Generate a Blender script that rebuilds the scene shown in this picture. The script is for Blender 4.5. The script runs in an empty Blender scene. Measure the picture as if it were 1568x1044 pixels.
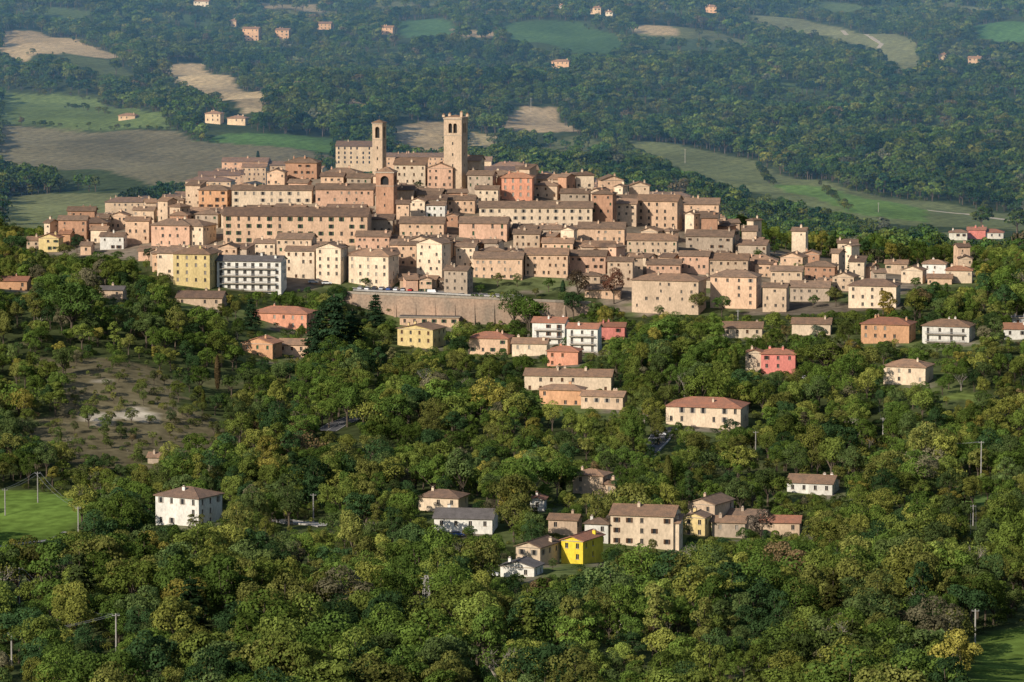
import bpy, math, random
import numpy as np
rng=np.random.default_rng(7); random.seed(7)
scene=bpy.context.scene
F=6385.0; PITCH=math.radians(6.0); cp,sp=math.cos(PITCH),math.sin(PITCH)
# ------------------------------------------------------------------ terrain
def zofv(v,y):
    t=(522-v)/F
    return y*(t*cp-sp)/(cp+t*sp)
YS=[300,700,900,1050,1200,1300,1400,1500,1600,1700,1726,1744,1800,1860,1910,1960,2050,2300,2500,2900,3400,4200,4700,5200,7000]
TAB={
-300:[1873,1300,1044,930,850,800,720,585,480,435,430,425,405,380,365,370,385,352,322,252,160,62,0,-45,-10],
0:   [1873,1300,1044,930,850,800,725,590,470,432,427,422,402,378,362,368,382,350,320,250,160,62,0,-45,-10],
200: [1873,1300,1044,930,850,800,735,610,490,442,435,425,395,362,350,360,385,352,320,250,160,62,0,-45,-10],
400: [1873,1300,1044,930,850,790,725,650,555,465,455,438,385,328,280,285,372,372,325,245,160,62,0,-45,-10],
600: [1873,1300,1044,930,850,780,710,640,570,515,500,457,388,320,262,264,370,380,330,245,160,62,0,-45,-10],
800: [1873,1300,1044,930,850,780,710,640,570,518,502,460,398,332,285,290,370,380,330,250,160,62,0,-45,-10],
950: [1873,1300,1044,930,850,785,715,640,565,500,487,466,402,345,310,320,380,385,335,255,165,62,0,-45,-10],
1100:[1873,1300,1044,930,855,790,720,640,560,492,482,467,410,368,350,362,395,390,340,262,170,65,0,-45,-10],
1250:[1873,1300,1044,930,855,795,725,640,555,488,475,462,425,402,390,395,405,395,345,272,178,68,0,-45,-10],
1400:[1873,1300,1044,930,855,795,725,635,548,482,468,456,434,417,407,407,407,390,350,280,185,70,0,-45,-10],
1568:[1873,1300,1044,930,855,795,720,630,540,472,460,450,432,416,406,406,406,390,352,285,190,72,0,-45,-10],
1900:[1873,1300,1044,930,855,795,720,630,540,472,460,450,432,416,406,406,406,390,352,285,190,72,0,-45,-10]}
UC=sorted(TAB); T=np.array([TAB[u] for u in UC],float)
GU=np.arange(-300,1901,10.0); GY=np.arange(300,7001,4.0)
tmp=np.array([np.interp(GY,YS,T[i]) for i in range(len(UC))])
VG=np.array([np.interp(GU,UC,tmp[:,j]) for j in range(len(GY))]).T
ZG=zofv(VG,GY[None,:])
def blur(a,n,ax):
    k=np.hanning(n+2)[1:-1];k/=k.sum()
    pad=[(0,0),(0,0)];pad[ax]=(n//2,n//2)
    b=np.pad(a,pad,mode='edge')
    return np.apply_along_axis(lambda r:np.convolve(r,k,'valid'),ax,b)
ZG=blur(blur(ZG,7,1),13,0)
def fbm(x,y,s):
    r=0
    for i,(a,b,c,am) in enumerate([(1,.31,.3,1),(-.42,.93,1.9,.8),(1.7,-1.2,4.1,.45),(.9,2.3,.7,.4),(3.9,1.1,2.2,.22),(-2.2,4.4,5.1,.2),(7.3,-3.1,.9,.1)]):
        r=r+am*np.sin((a*x+b*y)/s+c+1.3*np.sin((b*x-a*y)/s*.6+i))
    return r/2.2
def H(x,y):
    x=np.asarray(x,float);y=np.asarray(y,float)
    yc=np.clip(y,300,6999); u=np.clip(784+F*x/(1.005*yc),-300,1899)
    fu=(u+300)/10; fy=(yc-300)/4
    iu=np.clip(fu.astype(int),0,len(GU)-2); iy=np.clip(fy.astype(int),0,len(GY)-2)
    a=fu-iu;b=fy-iy
    z=(ZG[iu,iy]*(1-a)+ZG[iu+1,iy]*a)*(1-b)+(ZG[iu,iy+1]*(1-a)+ZG[iu+1,iy+1]*a)*b
    z300=ZG[0,0]
    z=np.where(y<300,np.interp(y,[-6000,0,100,300],[-60,-4,-34,z300]),z)
    z=np.where(y>7000,z-(y-7000)*.004,z)
    amp=np.interp(y,[300,900,1250,1500,1650,1700,2000,2300,2700,3200,5000],[1.5,3,3,3,1.5,0,0,2,6,12,16])
    z=z+amp*fbm(x,y,np.where(y>2000,105,38))
    return z
def proj(x,y,z):
    d=y*cp-z*sp; h=y*sp+z*cp
    return 784+F*x/d, 522-F*h/d
LAM=np.arange(650,6600,1.5)
def gp(u,v):
    s=(u-784)/F;t=(522-v)/F
    X=LAM*s;Y=LAM*(cp+t*sp);Z=LAM*(-sp+t*cp)
    k=np.argmax(Z<H(X,Y)); 
    if k==0:k=len(LAM)-1
    return float(X[k]),float(Y[k]),float(H(X[k],Y[k]))
def inpoly(px,py,poly):
    px=np.asarray(px);py=np.asarray(py);c=np.zeros(px.shape,bool);n=len(poly)
    for i in range(n):
        x1,y1=poly[i];x2,y2=poly[(i+1)%n]
        if y1==y2: continue
        c^=((y1>py)!=(y2>py))&(px<(x2-x1)*(py-y1)/(y2-y1)+x1)
    return c
# ------------------------------------------------------------------ materials
def newmat(n):
    m=bpy.data.materials.new(n);m.use_nodes=True;nt=m.node_tree
    for nd in list(nt.nodes): nt.nodes.remove(nd)
    return m,nt,nt.nodes,nt.links
def surf(name,col,rough=.85,s1=.35,s2=3.0,var=.25,tint=None,spec=.2,objvar=.25,stretch=(1,1,1)):
    m,nt,N,L=newmat(name)
    out=N.new('ShaderNodeOutputMaterial');b=N.new('ShaderNodeBsdfPrincipled')
    b.inputs['Roughness'].default_value=rough;b.inputs['Specular IOR Level'].default_value=spec
    tc=N.new('ShaderNodeTexCoord');mp=N.new('ShaderNodeMapping');mp.inputs['Scale'].default_value=stretch
    L.new(tc.outputs['Object'],mp.inputs['Vector'])
    n1=N.new('ShaderNodeTexNoise');n1.inputs['Scale'].default_value=s1;n1.inputs['Detail'].default_value=4
    n2=N.new('ShaderNodeTexNoise');n2.inputs['Scale'].default_value=s2;n2.inputs['Detail'].default_value=3
    L.new(mp.outputs[0],n1.inputs['Vector']);L.new(mp.outputs[0],n2.inputs['Vector'])
    r1=N.new('ShaderNodeMapRange');r1.inputs[1].default_value=.3;r1.inputs[2].default_value=.7
    L.new(n1.outputs[0],r1.inputs[0])
    mx=N.new('ShaderNodeMix');mx.data_type='RGBA'
    t=tint or tuple(c*(1-var*1.3) for c in col)
    mx.inputs[6].default_value=(*col,1);mx.inputs[7].default_value=(*t,1)
    L.new(r1.outputs[0],mx.inputs[0])
    r2=N.new('ShaderNodeMapRange');r2.inputs[1].default_value=.25;r2.inputs[2].default_value=.75
    r2.inputs[3].default_value=1-var;r2.inputs[4].default_value=1+var
    L.new(n2.outputs[0],r2.inputs[0])
    oi=N.new('ShaderNodeObjectInfo');r3=N.new('ShaderNodeMapRange')
    r3.inputs[3].default_value=1-objvar;r3.inputs[4].default_value=1+objvar*.7
    L.new(oi.outputs['Random'],r3.inputs[0])
    mu=N.new('ShaderNodeMath');mu.operation='MULTIPLY';L.new(r2.outputs[0],mu.inputs[0]);L.new(r3.outputs[0],mu.inputs[1])
    vm=N.new('ShaderNodeVectorMath');vm.operation='SCALE';L.new(mx.outputs[2],vm.inputs[0]);L.new(mu.outputs[0],vm.inputs['Scale'])
    L.new(vm.outputs[0],b.inputs['Base Color']);L.new(b.outputs[0],out.inputs[0])
    return m
WALL={k:surf('plaster_'+k,c,.9,.22,1.6,.2,objvar=.16,stretch=(1,1,.55)) for k,c in dict(
 peach=(.68,.465,.315),brick=(.47,.27,.175),cream=(.73,.58,.42),tan=(.59,.44,.31),pink=(.65,.41,.285),stone=(.44,.35,.265),
 white=(.74,.71,.64),yellow=(.72,.56,.27),byellow=(.78,.60,.06),orange=(.62,.35,.20),salmon=(.66,.31,.20),rose=(.68,.24,.20),
 redbrick=(.36,.16,.09),grey=(.42,.41,.40)).items()}
ROOF={k:surf('rooftiles_'+k,c,.9,.5,3.5,.35,tint=t,objvar=.28) for k,(c,t) in dict(
 old=((.26,.17,.115),(.15,.108,.08)),old2=((.33,.20,.125),(.20,.135,.095)),red=((.38,.165,.10),(.25,.13,.09)),
 orange=((.43,.21,.12),(.29,.155,.10)),dark=((.14,.125,.12),(.095,.085,.08)),brown=((.22,.14,.095),(.13,.09,.07))).items()}
M_GLASS=surf('window_glass',(.035,.036,.04),.25,1,1,.3,spec=.5)
M_SHUT=surf('shutter_brown',(.11,.055,.03),.7,1,1,.2)
M_SHUTG=surf('shutter_green',(.04,.09,.05),.7,1,1,.2)
M_SHUTW=surf('shutter_grey',(.30,.27,.23),.7,1,1,.2)
M_TRIM=surf('stone_trim',(.46,.39,.31),.85,1,2,.2)
M_METAL=surf('grey_metal',(.25,.26,.27),.5,1,1,.1,spec=.5)
M_BARK=surf('bark',(.12,.095,.07),.9,1,4,.3)
M_BARE=surf('pale_bark',(.34,.30,.25),.9,1,4,.3)
M_WOOD=surf('weathered_pole',(.40,.38,.35),.9,1,4,.2)
M_CONC=surf('concrete',(.42,.40,.37),.9,.4,2,.2)
M_ASPH=surf('asphalt',(.13,.13,.14),.9,.1,1,.2)
M_BRICKW=surf('retaining_brick',(.50,.34,.24),.9,.12,1.2,.25,tint=(.32,.25,.19))
M_RUB=surf('tyre_rubber',(.02,.02,.02),.8)
def leafmat(name,src):
    m,nt,N,L=newmat(name)
    out=N.new('ShaderNodeOutputMaterial')
    if src=='INST':
        a=N.new('ShaderNodeAttribute');a.attribute_type='INSTANCER';a.attribute_name='tint';col=a.outputs['Color']
    else:
        a=N.new('ShaderNodeObjectInfo');col=a.outputs['Color']
    tc=N.new('ShaderNodeTexCoord')
    n=N.new('ShaderNodeTexNoise');n.inputs['Scale'].default_value=.7;n.inputs['Detail'].default_value=2
    L.new(tc.outputs['Object'],n.inputs['Vector'])
    r=N.new('ShaderNodeMapRange');r.inputs[1].default_value=.3;r.inputs[2].default_value=.7;r.inputs[3].default_value=.5;r.inputs[4].default_value=1.6
    L.new(n.outputs[0],r.inputs[0])
    s=N.new('ShaderNodeVectorMath');s.operation='SCALE';L.new(col,s.inputs[0]);L.new(r.outputs[0],s.inputs['Scale'])
    d=N.new('ShaderNodeBsdfDiffuse');t=N.new('ShaderNodeBsdfTranslucent');mx=N.new('ShaderNodeMixShader');mx.inputs[0].default_value=.18
    L.new(s.outputs[0],d.inputs[0]);L.new(s.outputs[0],t.inputs[0]);L.new(d.outputs[0],mx.inputs[1]);L.new(t.outputs[0],mx.inputs[2])
    L.new(mx.outputs[0],out.inputs[0]);return m
LEAF_I=leafmat('leaves_woodland','INST');LEAF_O=leafmat('leaves_single','OBJ')
# ------------------------------------------------------------------ mesh builder
class MB:
    def __init__(s): s.v=[];s.f=[];s.m=[]
    def poly(s,pts,m):
        b=len(s.v);s.v+=[tuple(p) for p in pts];s.f.append(tuple(range(b,b+len(pts))));s.m.append(m)
    def box(s,x0,x1,y0,y1,z0,z1,m):
        b=len(s.v);s.v+=[(x0,y0,z0),(x1,y0,z0),(x1,y1,z0),(x0,y1,z0),(x0,y0,z1),(x1,y0,z1),(x1,y1,z1),(x0,y1,z1)]
        for q in ((0,3,2,1),(4,5,6,7),(0,1,5,4),(1,2,6,5),(2,3,7,6),(3,0,4,7)):
            s.f.append(tuple(b+i for i in q));s.m.append(m)
    def beam(s,p,q,r0,r1,m,n=4):
        p=np.array(p,float);q=np.array(q,float);d=q-p;d/=np.linalg.norm(d)+1e-9
        a=np.cross(d,(0,0,1) if abs(d[2])<.9 else (1,0,0));a/=np.linalg.norm(a);c=np.cross(d,a)
        b=len(s.v)
        for P,r in((p,r0),(q,r1)):
            for i in range(n):
                t=2*math.pi*i/n;s.v.append(tuple(P+r*(math.cos(t)*a+math.sin(t)*c)))
        for i in range(n):
            j=(i+1)%n;s.f.append((b+i,b+j,b+n+j,b+n+i));s.m.append(m)
        s.f.append(tuple(b+n+i for i in range(n)));s.m.append(m)
    def mesh(s,name,mats):
        me=bpy.data.meshes.new(name);me.from_pydata(s.v,[],s.f);
        for m in mats: me.materials.append(m)
        me.polygons.foreach_set('material_index',s.m);me.update();return me
    def obj(s,name,mats,loc=(0,0,0),rz=0):
        o=bpy.data.objects.new(name,s.mesh(name,mats));o.location=loc;o.rotation_euler=(0,0,rz)
        scene.collection.objects.link(o);return o
# slots: 0 wall 1 roof 2 glass 3 shutter 4 trim 5 metal
def face_frame(side,w,d):
    if side==0: return (lambda a,z,o:(-w/2+a,-d/2-o,z)),w
    if side==1: return (lambda a,z,o:(w/2+o,-d/2+a,z)),d
    if side==2: return (lambda a,z,o:(w/2-a,d/2+o,z)),w
    return (lambda a,z,o:(-w/2-o,d/2-a,z)),d
def obox(mb,fr,a0,a1,z0,z1,o0,o1,m):
    c=[fr(a0,z0,o0),fr(a1,z0,o0),fr(a1,z0,o1),fr(a0,z0,o1),fr(a0,z1,o0),fr(a1,z1,o0),fr(a1,z1,o1),fr(a0,z1,o1)]
    b=len(mb.v);mb.v+=c
    for q in ((0,3,2,1),(4,5,6,7),(0,1,5,4),(1,2,6,5),(2,3,7,6),(3,0,4,7)):
        mb.f.append(tuple(b+i for i in q));mb.m.append(m)
def window(mb,fr,a0,a1,z0,z1,kind,rs=.22,arch=False):
    R=-rs
    mb.poly([fr(a0,z0,0),fr(a0,z0,R),fr(a0,z1,R),fr(a0,z1,0)],0);mb.poly([fr(a1,z0,R),fr(a1,z0,0),fr(a1,z1,0),fr(a1,z1,R)],0)
    mb.poly([fr(a0,z1,R),fr(a1,z1,R),fr(a1,z1,0),fr(a0,z1,0)],0);mb.poly([fr(a0,z0,0),fr(a1,z0,0),fr(a1,z0,R),fr(a0,z0,R)],4)
    mb.poly([fr(a0,z0,R),fr(a1,z0,R),fr(a1,z1,R),fr(a0,z1,R)],3 if kind==2 else 2)
    if arch:
        r=(a1-a0)/2;ca=(a0+a1)/2;zc=z1-r
        for sgn,ac in((-1,a0),(1,a1)):
            pts=[fr(ac,z1,.003)]
            for i in range(7):
                t=math.pi/2*i/6;pts.append(fr(ca+sgn*r*math.cos(t),zc+r*math.sin(t),.003))
            mb.poly(pts,0)
    else:
        obox(mb,fr,a0-.12,a1+.12,z0-.14,z0-.01,-.02,.12,4)
        if kind==1:
            w=(a1-a0)/2
            obox(mb,fr,a0-w-.03,a0-.03,z0,z1,.01,.06,3);obox(mb,fr,a1+.03,a1+w+.03,z0,z1,.01,.06,3)
        if kind==0 and a1-a0<1.6:
            m=(a0+a1)/2; obox(mb,fr,m-.04,m+.04,z0,z1,R+.01,R+.05,4)
def facade(mb,side,w,d,h,R,sh=3.1,dens=.8,spacing=3.1,ww=1.0,wh=1.45,kinds=(0,),regular=False,balc=False,arch=False,depthmax=15):
    fr,ln=face_frame(side,w,d)
    z=h;first=True;lowest=max(0,h-depthmax)
    n=max(1,int(round(ln/spacing))) if ln>2.2 else 0
    while z-sh>lowest-.4 and z-sh>0.1:
        z0=z-sh
        if n:
            step=ln/n;a=0
            zs=z0+.95;zt=min(zs+wh*(.85 if first and not regular else 1),z-.3)
            for i in range(n):
                c=step*(i+.5)+(0 if regular else R.uniform(-.2,.2)*step)
                if R.random()>dens: continue
                hw=ww/2*(1 if regular else R.uniform(.7,1.15))
                if step<2*hw+.2: hw=step/2-.15
                if c-hw-a<.1: continue
                a0,a1=c-hw,c+hw
                if balc and i%2==0 : zb=z0+.12
                else: zb=zs+(0 if regular else R.uniform(0,.35))
                mb.poly([fr(a,z0,0),fr(a0,z0,0),fr(a0,z,0),fr(a,z,0)],0)
                mb.poly([fr(a0,z0,0),fr(a1,z0,0),fr(a1,zb,0),fr(a0,zb,0)],0)
                mb.poly([fr(a0,zt,0),fr(a1,zt,0),fr(a1,z,0),fr(a0,z,0)],0)
                window(mb,fr,a0,a1,zb,zt,R.choice(kinds),arch=arch)
                a=a1
            mb.poly([fr(a,z0,0),fr(ln,z0,0),fr(ln,z,0),fr(a,z,0)],0)
            if balc:
                obox(mb,fr,ln*.08,ln*.92,z0-.1,z0+.08,.0,1.3,4)
                obox(mb,fr,ln*.08,ln*.92,z0+.9,z0+1.0,1.22,1.3,5)
                k=int(ln*.84/.5)
                for j in range(k+1):
                    aa=ln*.08+ln*.84*j/k; obox(mb,fr,aa-.05,aa+.05,z0+.08,z0+.9,1.23,1.29,5)
        else: mb.poly([fr(0,z0,0),fr(ln,z0,0),fr(ln,z,0),fr(0,z,0)],0)
        z=z0;first=False
    mb.poly([fr(0,0,0),fr(ln,0,0),fr(ln,z,0),fr(0,z,0)],0)
def slab(mb,pts,th,m,me):
    low=[(p[0],p[1],p[2]-th) for p in pts]
    mb.poly(pts,m);mb.poly(low[::-1],me);n=len(pts)
    for i in range(n):
        j=(i+1)%n; mb.poly([low[i],low[j],pts[j],pts[i]],m)
def roof(mb,kind,w,d,h,ov=.5,pitch=.36,R=random):
    X,Y=w/2+ov,d/2+ov;th=.22;e=h+.14
    if kind=='h' and abs(w-d)<.3: w+=.6;X+=.3
    if kind=='g':
        r=e+Y*pitch
        slab(mb,[(-X,-Y,e),(X,-Y,e),(X,0,r),(-X,0,r)],th,1,4);slab(mb,[(X,Y,e),(-X,Y,e),(-X,0,r),(X,0,r)],th,1,4)
        rr=h+(d/2)*pitch-.02
        for s in(-1,1): mb.poly([(s*w/2,-d/2,h),(s*w/2,d/2,h),(s*w/2,0,rr)],0)
        mb.beam((-X,0,r+.02),(X,0,r+.02),.16,.16,1,6)
        top=lambda x,y:r-abs(y)*pitch
    elif kind=='e':
        r=e+X*pitch
        slab(mb,[(-X,-Y,e),(0,-Y,r),(0,Y,r),(-X,Y,e)],th,1,4);slab(mb,[(X,Y,e),(0,Y,r),(0,-Y,r),(X,-Y,e)],th,1,4)
        rr=h+(w/2)*pitch-.02
        for s in(-1,1): mb.poly([(-w/2,s*d/2,h),(w/2,s*d/2,h),(0,s*d/2,rr)],0)
        mb.beam((0,-Y,r+.02),(0,Y,r+.02),.16,.16,1,6)
        top=lambda x,y:r-abs(x)*pitch
    elif kind=='h':
        if X>Y: k=X-Y;a,b=(-k,0),(k,0);r=e+Y*pitch
        else: k=Y-X;a,b=(0,-k),(0,k);r=e+X*pitch
        A=(a[0],a[1],r);B=(b[0],b[1],r);c=[(-X,-Y,e),(X,-Y,e),(X,Y,e),(-X,Y,e)]
        if X>Y: fs=[[c[0],c[1],B,A],[c[1],c[2],B],[c[2],c[3],A,B],[c[3],c[0],A]]
        else: fs=[[c[0],c[1],A],[c[1],c[2],B,A],[c[2],c[3],B],[c[3],c[0],A,B]]
        for f in fs: mb.poly(f,1)
        mb.box(-X,X,-Y,Y,e-th,e-.003,1)
        for q,p in((0,A),(1,B if X>Y else A),(2,B),(3,A if X>Y else B)): mb.beam(c[q],p,.13,.13,1,5)
        mb.beam(A,B,.14,.14,1,5)
        top=lambda x,y:r-max(abs(y),abs(x)-(k if X>Y else 0))*pitch if X>Y else r-max(abs(x),abs(y)-k)*pitch
    elif kind=='s':
        r=e+2*Y*pitch*.7
        slab(mb,[(-X,-Y,e),(X,-Y,e),(X,Y,r),(-X,Y,r)],th,1,4)
        hr=h+d*pitch*.7
        for s in(-1,1): mb.poly([(s*w/2,-d/2,h),(s*w/2,d/2,h),(s*w/2,d/2,hr)],0)
        mb.poly([(-w/2,d/2,h),(w/2,d/2,h),(w/2,d/2,hr),(-w/2,d/2,hr)],0)
        top=lambda x,y:e+(y+Y)*pitch*.7
    else:
        mb.box(-X,X,-Y,Y,h,h+.35,4);mb.box(-X+.4,X-.4,-Y+.4,Y-.4,h+.352,h+.45,1);top=lambda x,y:h+.4
    for i in range(1+int(R.random()*w/8)):
        x=R.uniform(-.4,.4)*w;y=R.uniform(-.25,.3)*d;z=top(x,y);s=R.uniform(.3,.5)
        mb.box(x-s,x+s,y-.35,y+.35,z-.6,z+1.1,0);mb.box(x-s-.1,x+s+.1,y-.45,y+.45,z+1.1,z+1.22,1);mb.box(x-s*.6,x+s*.6,y-.2,y+.2,z+1.22,z+1.5,4)
FOOT=[];RECT=[]
def house(u0,u1,ve,vb,wall='peach',kind='g',rc='old',rot=None,name='stone_house',depth=None,y=None,shut=None,bal=False,regular=False,dens=.78,sp=3.2,ww=1.0,wh=1.45,protect=True,check=False,arch=False,pitch=.36,man=True,nowin=False,cover=3,wing=False):
    uc=(u0+u1)/2;R=random
    if y is None: x,y,z=gp(uc,vb)
    if rot is None: rot=R.choice([-4,-8,-14,-22,-30,-38,6,12])
    th=math.radians(rot);sc=(y*1.005)/F;tot=(u1-u0)*sc;x=(uc-784)*sc
    d=depth or min(12,max(6.5,tot*.62))
    d=min(d,tot*1.3) if abs(rot)>5 else d
    w=max(2.6,(tot-d*abs(math.sin(th)))/math.cos(th))
    cy=y+d/2*math.cos(th)+w/2*abs(math.sin(th))*.5
    hw,hd=tot/2,(d*math.cos(th)+w*abs(math.sin(th)))/2
    if check:
        for (a,b,c,e) in FOOT:
            ox=min(a+c,x+hw)-max(a-c,x-hw);oy=min(b+e,cy+hd)-max(b-e,cy-hd)
            if ox>1.2 and oy>1.5: return None
    zt=zofv(ve,y+.5)
    cs=[H(x+sx*hw,cy+sy*hd) for sx in(-1,1) for sy in(-1,1)]
    zb=float(min(cs))-.6;h=zt-zb
    if h<2.4: h=2.4;zt=zb+h
    mb=MB()
    kinds=shut or R.choice([(0,),(0,0,2),(1,0),(0,2),(0,)])
    for sd in range(4):
        if nowin: facade(mb,sd,w,d,h,R,dens=0)
        else: facade(mb,sd,w,d,h,R,dens=dens*(1 if sd in(0,2) else .65),spacing=sp,ww=ww,wh=wh,kinds=kinds,regular=regular,balc=bal and sd in(0,),arch=arch)
    if kind!='f':
        for sd in (0,2):
            fr,ln=face_frame(sd,w,d); obox(mb,fr,-.05,ln+.05,h-.2,h-.003,.003,.14,4)
    roof(mb,kind,w,d,h,R=R,pitch=pitch,ov=.55)
    sm=R.choice([M_SHUT,M_SHUT,M_SHUTG,M_SHUTW])
    o=mb.obj(name,[WALL[wall],ROOF.get(rc,ROOF['old']),M_GLASS,sm,M_TRIM,M_METAL],(x,cy,zb),th)
    if wing:
        m2=MB();w2,d2,h2=w*.42,d*.75,h*.62
        for sd in range(4): facade(m2,sd,w2,d2,h2,R,dens=dens,spacing=sp,ww=ww,wh=wh,kinds=kinds,regular=regular)
        roof(m2,'g',w2,d2,h2,R=R,pitch=pitch)
        p=m2.obj('side_wing',[WALL[wall],ROOF.get(rc,ROOF['old']),M_GLASS,sm,M_TRIM,M_METAL],((w/2+w2/2+.003)*(-1 if wing<0 else 1),-.6,0),0);p.parent=o
    FOOT.append((x,cy,hw,hd))
    if protect: RECT.append((u0,u1,ve-8,vb-cover,y,man))
    return o
# ------------------------------------------------------------------ towers
def tower(u0,u1,vt,y,wall,name,style,rot=-20):
    sc=y*1.005/F;tot=(u1-u0)*sc;th=math.radians(rot);w=tot/(math.cos(th)+abs(math.sin(th)));x=((u0+u1)/2-784)*sc
    zb=float(H(x,y))-3;zt=zofv(vt,y);h=zt-zb;mb=MB()
    bh={'big':8.0,'belfry':8.0,'brick':6.5}[style]
    top=h-{'big':2.0,'belfry':1.6,'brick':.8}[style]
    for sd in range(4):
        fr,ln=face_frame(sd,w,w)
        z1=top-bh
        mb.poly([fr(0,0,0),fr(ln,0,0),fr(ln,z1,0),fr(0,z1,0)],0)
        for k in range(3):
            zz=z1-3.5-k*5
            if zz>2: obox(mb,fr,ln/2-.3,ln/2+.3,zz,zz+1.2,-.0,.02,2);obox(mb,fr,ln/2-.45,ln/2+.45,zz-.15,zz-.01,0,.1,4)
        if style=='big': holes=[(ln*.26,ln*.47),(ln*.53,ln*.74)];a=1.8;b=6.2
        elif style=='belfry': holes=[(ln*.28,ln*.72)];a=1.5;b=6.6
        else: holes=[(ln*.27,ln*.73)];a=1.2;b=5.2
        c=0
        for a0,a1 in holes:
            mb.poly([fr(c,z1,0),fr(a0,z1,0),fr(a0,top,0),fr(c,top,0)],0)
            mb.poly([fr(a0,z1,0),fr(a1,z1,0),fr(a1,z1+a,0),fr(a0,z1+a,0)],0)
            mb.poly([fr(a0,z1+b,0),fr(a1,z1+b,0),fr(a1,top,0),fr(a0,top,0)],0)
            window(mb,fr,a0,a1,z1+a,z1+b,0,rs=1.2,arch=True);c=a1
        mb.poly([fr(c,z1,0),fr(ln,z1,0),fr(ln,top,0),fr(c,top,0)],0)
    W=w/2
    mb.box(-W-.15,W+.15,-W-.15,W+.15,top-bh+.6,top-bh+.85,4)
    mb.box(-W-.3,W+.3,-W-.3,W+.3,top,top+.5,4)
    if style=='big':
        mb.box(-W-.1,W+.1,-W-.1,W+.1,top+.5,top+1.0,0)
        for sx,sy,t2 in((-1,-1,1.0),(1,1,1.0),(-1,1,1.0),(1,-1,2.3)):
                mb.box(sx*W-.6,sx*W+.6,sy*W-.6,sy*W+.6,top+1.0,top+1.0+t2,0)
                z9=top+1.0+t2
                P=(sx*W,sy*W,z9+.8);q=[(sx*W-.7,sy*W-.7,z9),(sx*W+.7,sy*W-.7,z9),(sx*W+.7,sy*W+.7,z9),(sx*W-.7,sy*W+.7,z9)]
                for i in range(4): mb.poly([q[i],q[(i+1)%4],P],1)
        q=[(-W+.6,-W+.6,top+1.01),(W-.6,-W+.6,top+1.01),(W-.6,W-.6,top+1.01),(-W+.6,W-.6,top+1.01)]
        for i in range(4): mb.poly([q[i],q[(i+1)%4],(0,0,top+2.0)],1)
    else:
        e=.5 if style=='belfry' else .3;z=top+.5
        q=[(-W-e,-W-e,z),(W+e,-W-e,z),(W+e,W+e,z),(-W-e,W+e,z)]
        for i in range(4): mb.poly([q[i],q[(i+1)%4],(0,0,z+W*.55)],1)
        mb.beam((0,0,z+W*.5),(0,0,z+W*.5+2),.06,.04,5);mb.beam((-.4,0,z+W*.5+1.5),(.4,0,z+W*.5+1.5),.04,.04,5)
    mb.obj(name,[WALL[wall],ROOF['old2'],M_GLASS,M_SHUT,M_TRIM,M_METAL],(x,y+W,zb),th)
    FOOT.append((x,y+W,tot/2,tot/2));RECT.append((u0,u1,vt,vt+70,y,True))
tower(571,592,184,1898,'tan','church_bell_tower','belfry',-20)
tower(680,716,176,1893,'tan','medieval_civic_tower','big',-18)
tower(576,608,262,1846,'brick','brick_bell_tower','brick',-10)
# ------------------------------------------------------------------ town houses (surveyed one by one)
h=house
h(515,575,224,262,'cream','g','old',-6,name='church',arch=True,ww=1.1,wh=3.0,sp=4.5,dens=.9,regular=True,depth=16,shut=(0,))
h(583,683,240,266,'peach','g','old',-4,name='town_hall',sp=4,depth=11)
h(604,655,252,284,'cream','s','old2',-6);h(655,698,257,291,'pink','e','old2',-10);h(716,760,268,300,'stone','g','old',-12)
h(438,492,249,276,'brick','h','old',-10);h(372,412,256,282,'tan','g','old2',-8);h(410,440,264,286,'peach','e','old',-8)
h(305,356,291,323,'orange','h','old',-12,ww=1.2,wh=1.9,dens=.9);h(356,480,291,316,'cream','g','old',-3,depth=9,sp=4.2,shut=(2,1),regular=True)
h(484,575,290,318,'pink','g','old',-4,depth=11);h(492,530,270,292,'peach','g','brown',-8);h(532,572,272,290,'stone','g','old',-8)
h(768,818,272,309,'salmon','h','orange',-6,name='orange_palazzo',regular=True,dens=1,wh=1.7,shut=(2,),sp=3.6)
h(728,766,290,312,'cream','g','old',-8);h(818,858,284,304,'tan','h','old',-12);h(858,905,296,318,'stone','g','old',-8)
h(734,908,318,347,'cream','g','old',-2,depth=12,regular=True,dens=.95,sp=3.6,name='long_palazzo')
h(906,944,297,350,'brick','h','old',-16,dens=.5);h(944,976,312,346,'tan','s','old2',-6)
h(975,1046,308,350,'peach','g','old2',-14,regular=True,dens=.9,sp=4)
h(342,568,331,375,'peach','g','brown',-5,depth=16,dens=.85,sp=4.6,ww=1.1,wh=1.7,name='convent_palazzo',regular=True)
h(193,232,338,374,'peach','g','old2',-6);h(232,300,345,380,'pink','h','old',-12);h(256,330,346,378,'cream','h','old',-25)
h(300,340,328,352,'stone','h','old',-12);h(140,168,352,372,'cream','g','old2',-8);h(154,194,362,382,'white','g','old',-8)
h(170,200,330,352,'peach','e','old2',-8);h(205,240,322,346,'tan','g','old',-8)
h(60,96,364,386,'yellow','e','orange',-12,name='yellow_house');h(92,112,358,378,'orange','g','orange',-8);h(42,72,368,380,'tan','g','old2',-5)
h(265,332,389,441,'yellow','h','old2',-14,name='yellow_apartment_house',regular=True,dens=.9,bal=False,sp=3.8,shut=(2,0))
h(332,437,400,446,'white','g','dark',-8,name='apartment_block',regular=True,dens=1,bal=True,sp=3.3,ww=1.4,pitch=.28,shut=(0,))
h(390,424,372,398,'cream','g','old',-6);h(424,484,366,420,'tan','g','old',-10);h(484,530,380,434,'cream','e','old',-16,regular=True)
h(437,486,384,428,'cream','s','old',-8,regular=True);h(533,610,392,442,'cream','h','old2',-20,regular=True,sp=3.6)
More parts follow.
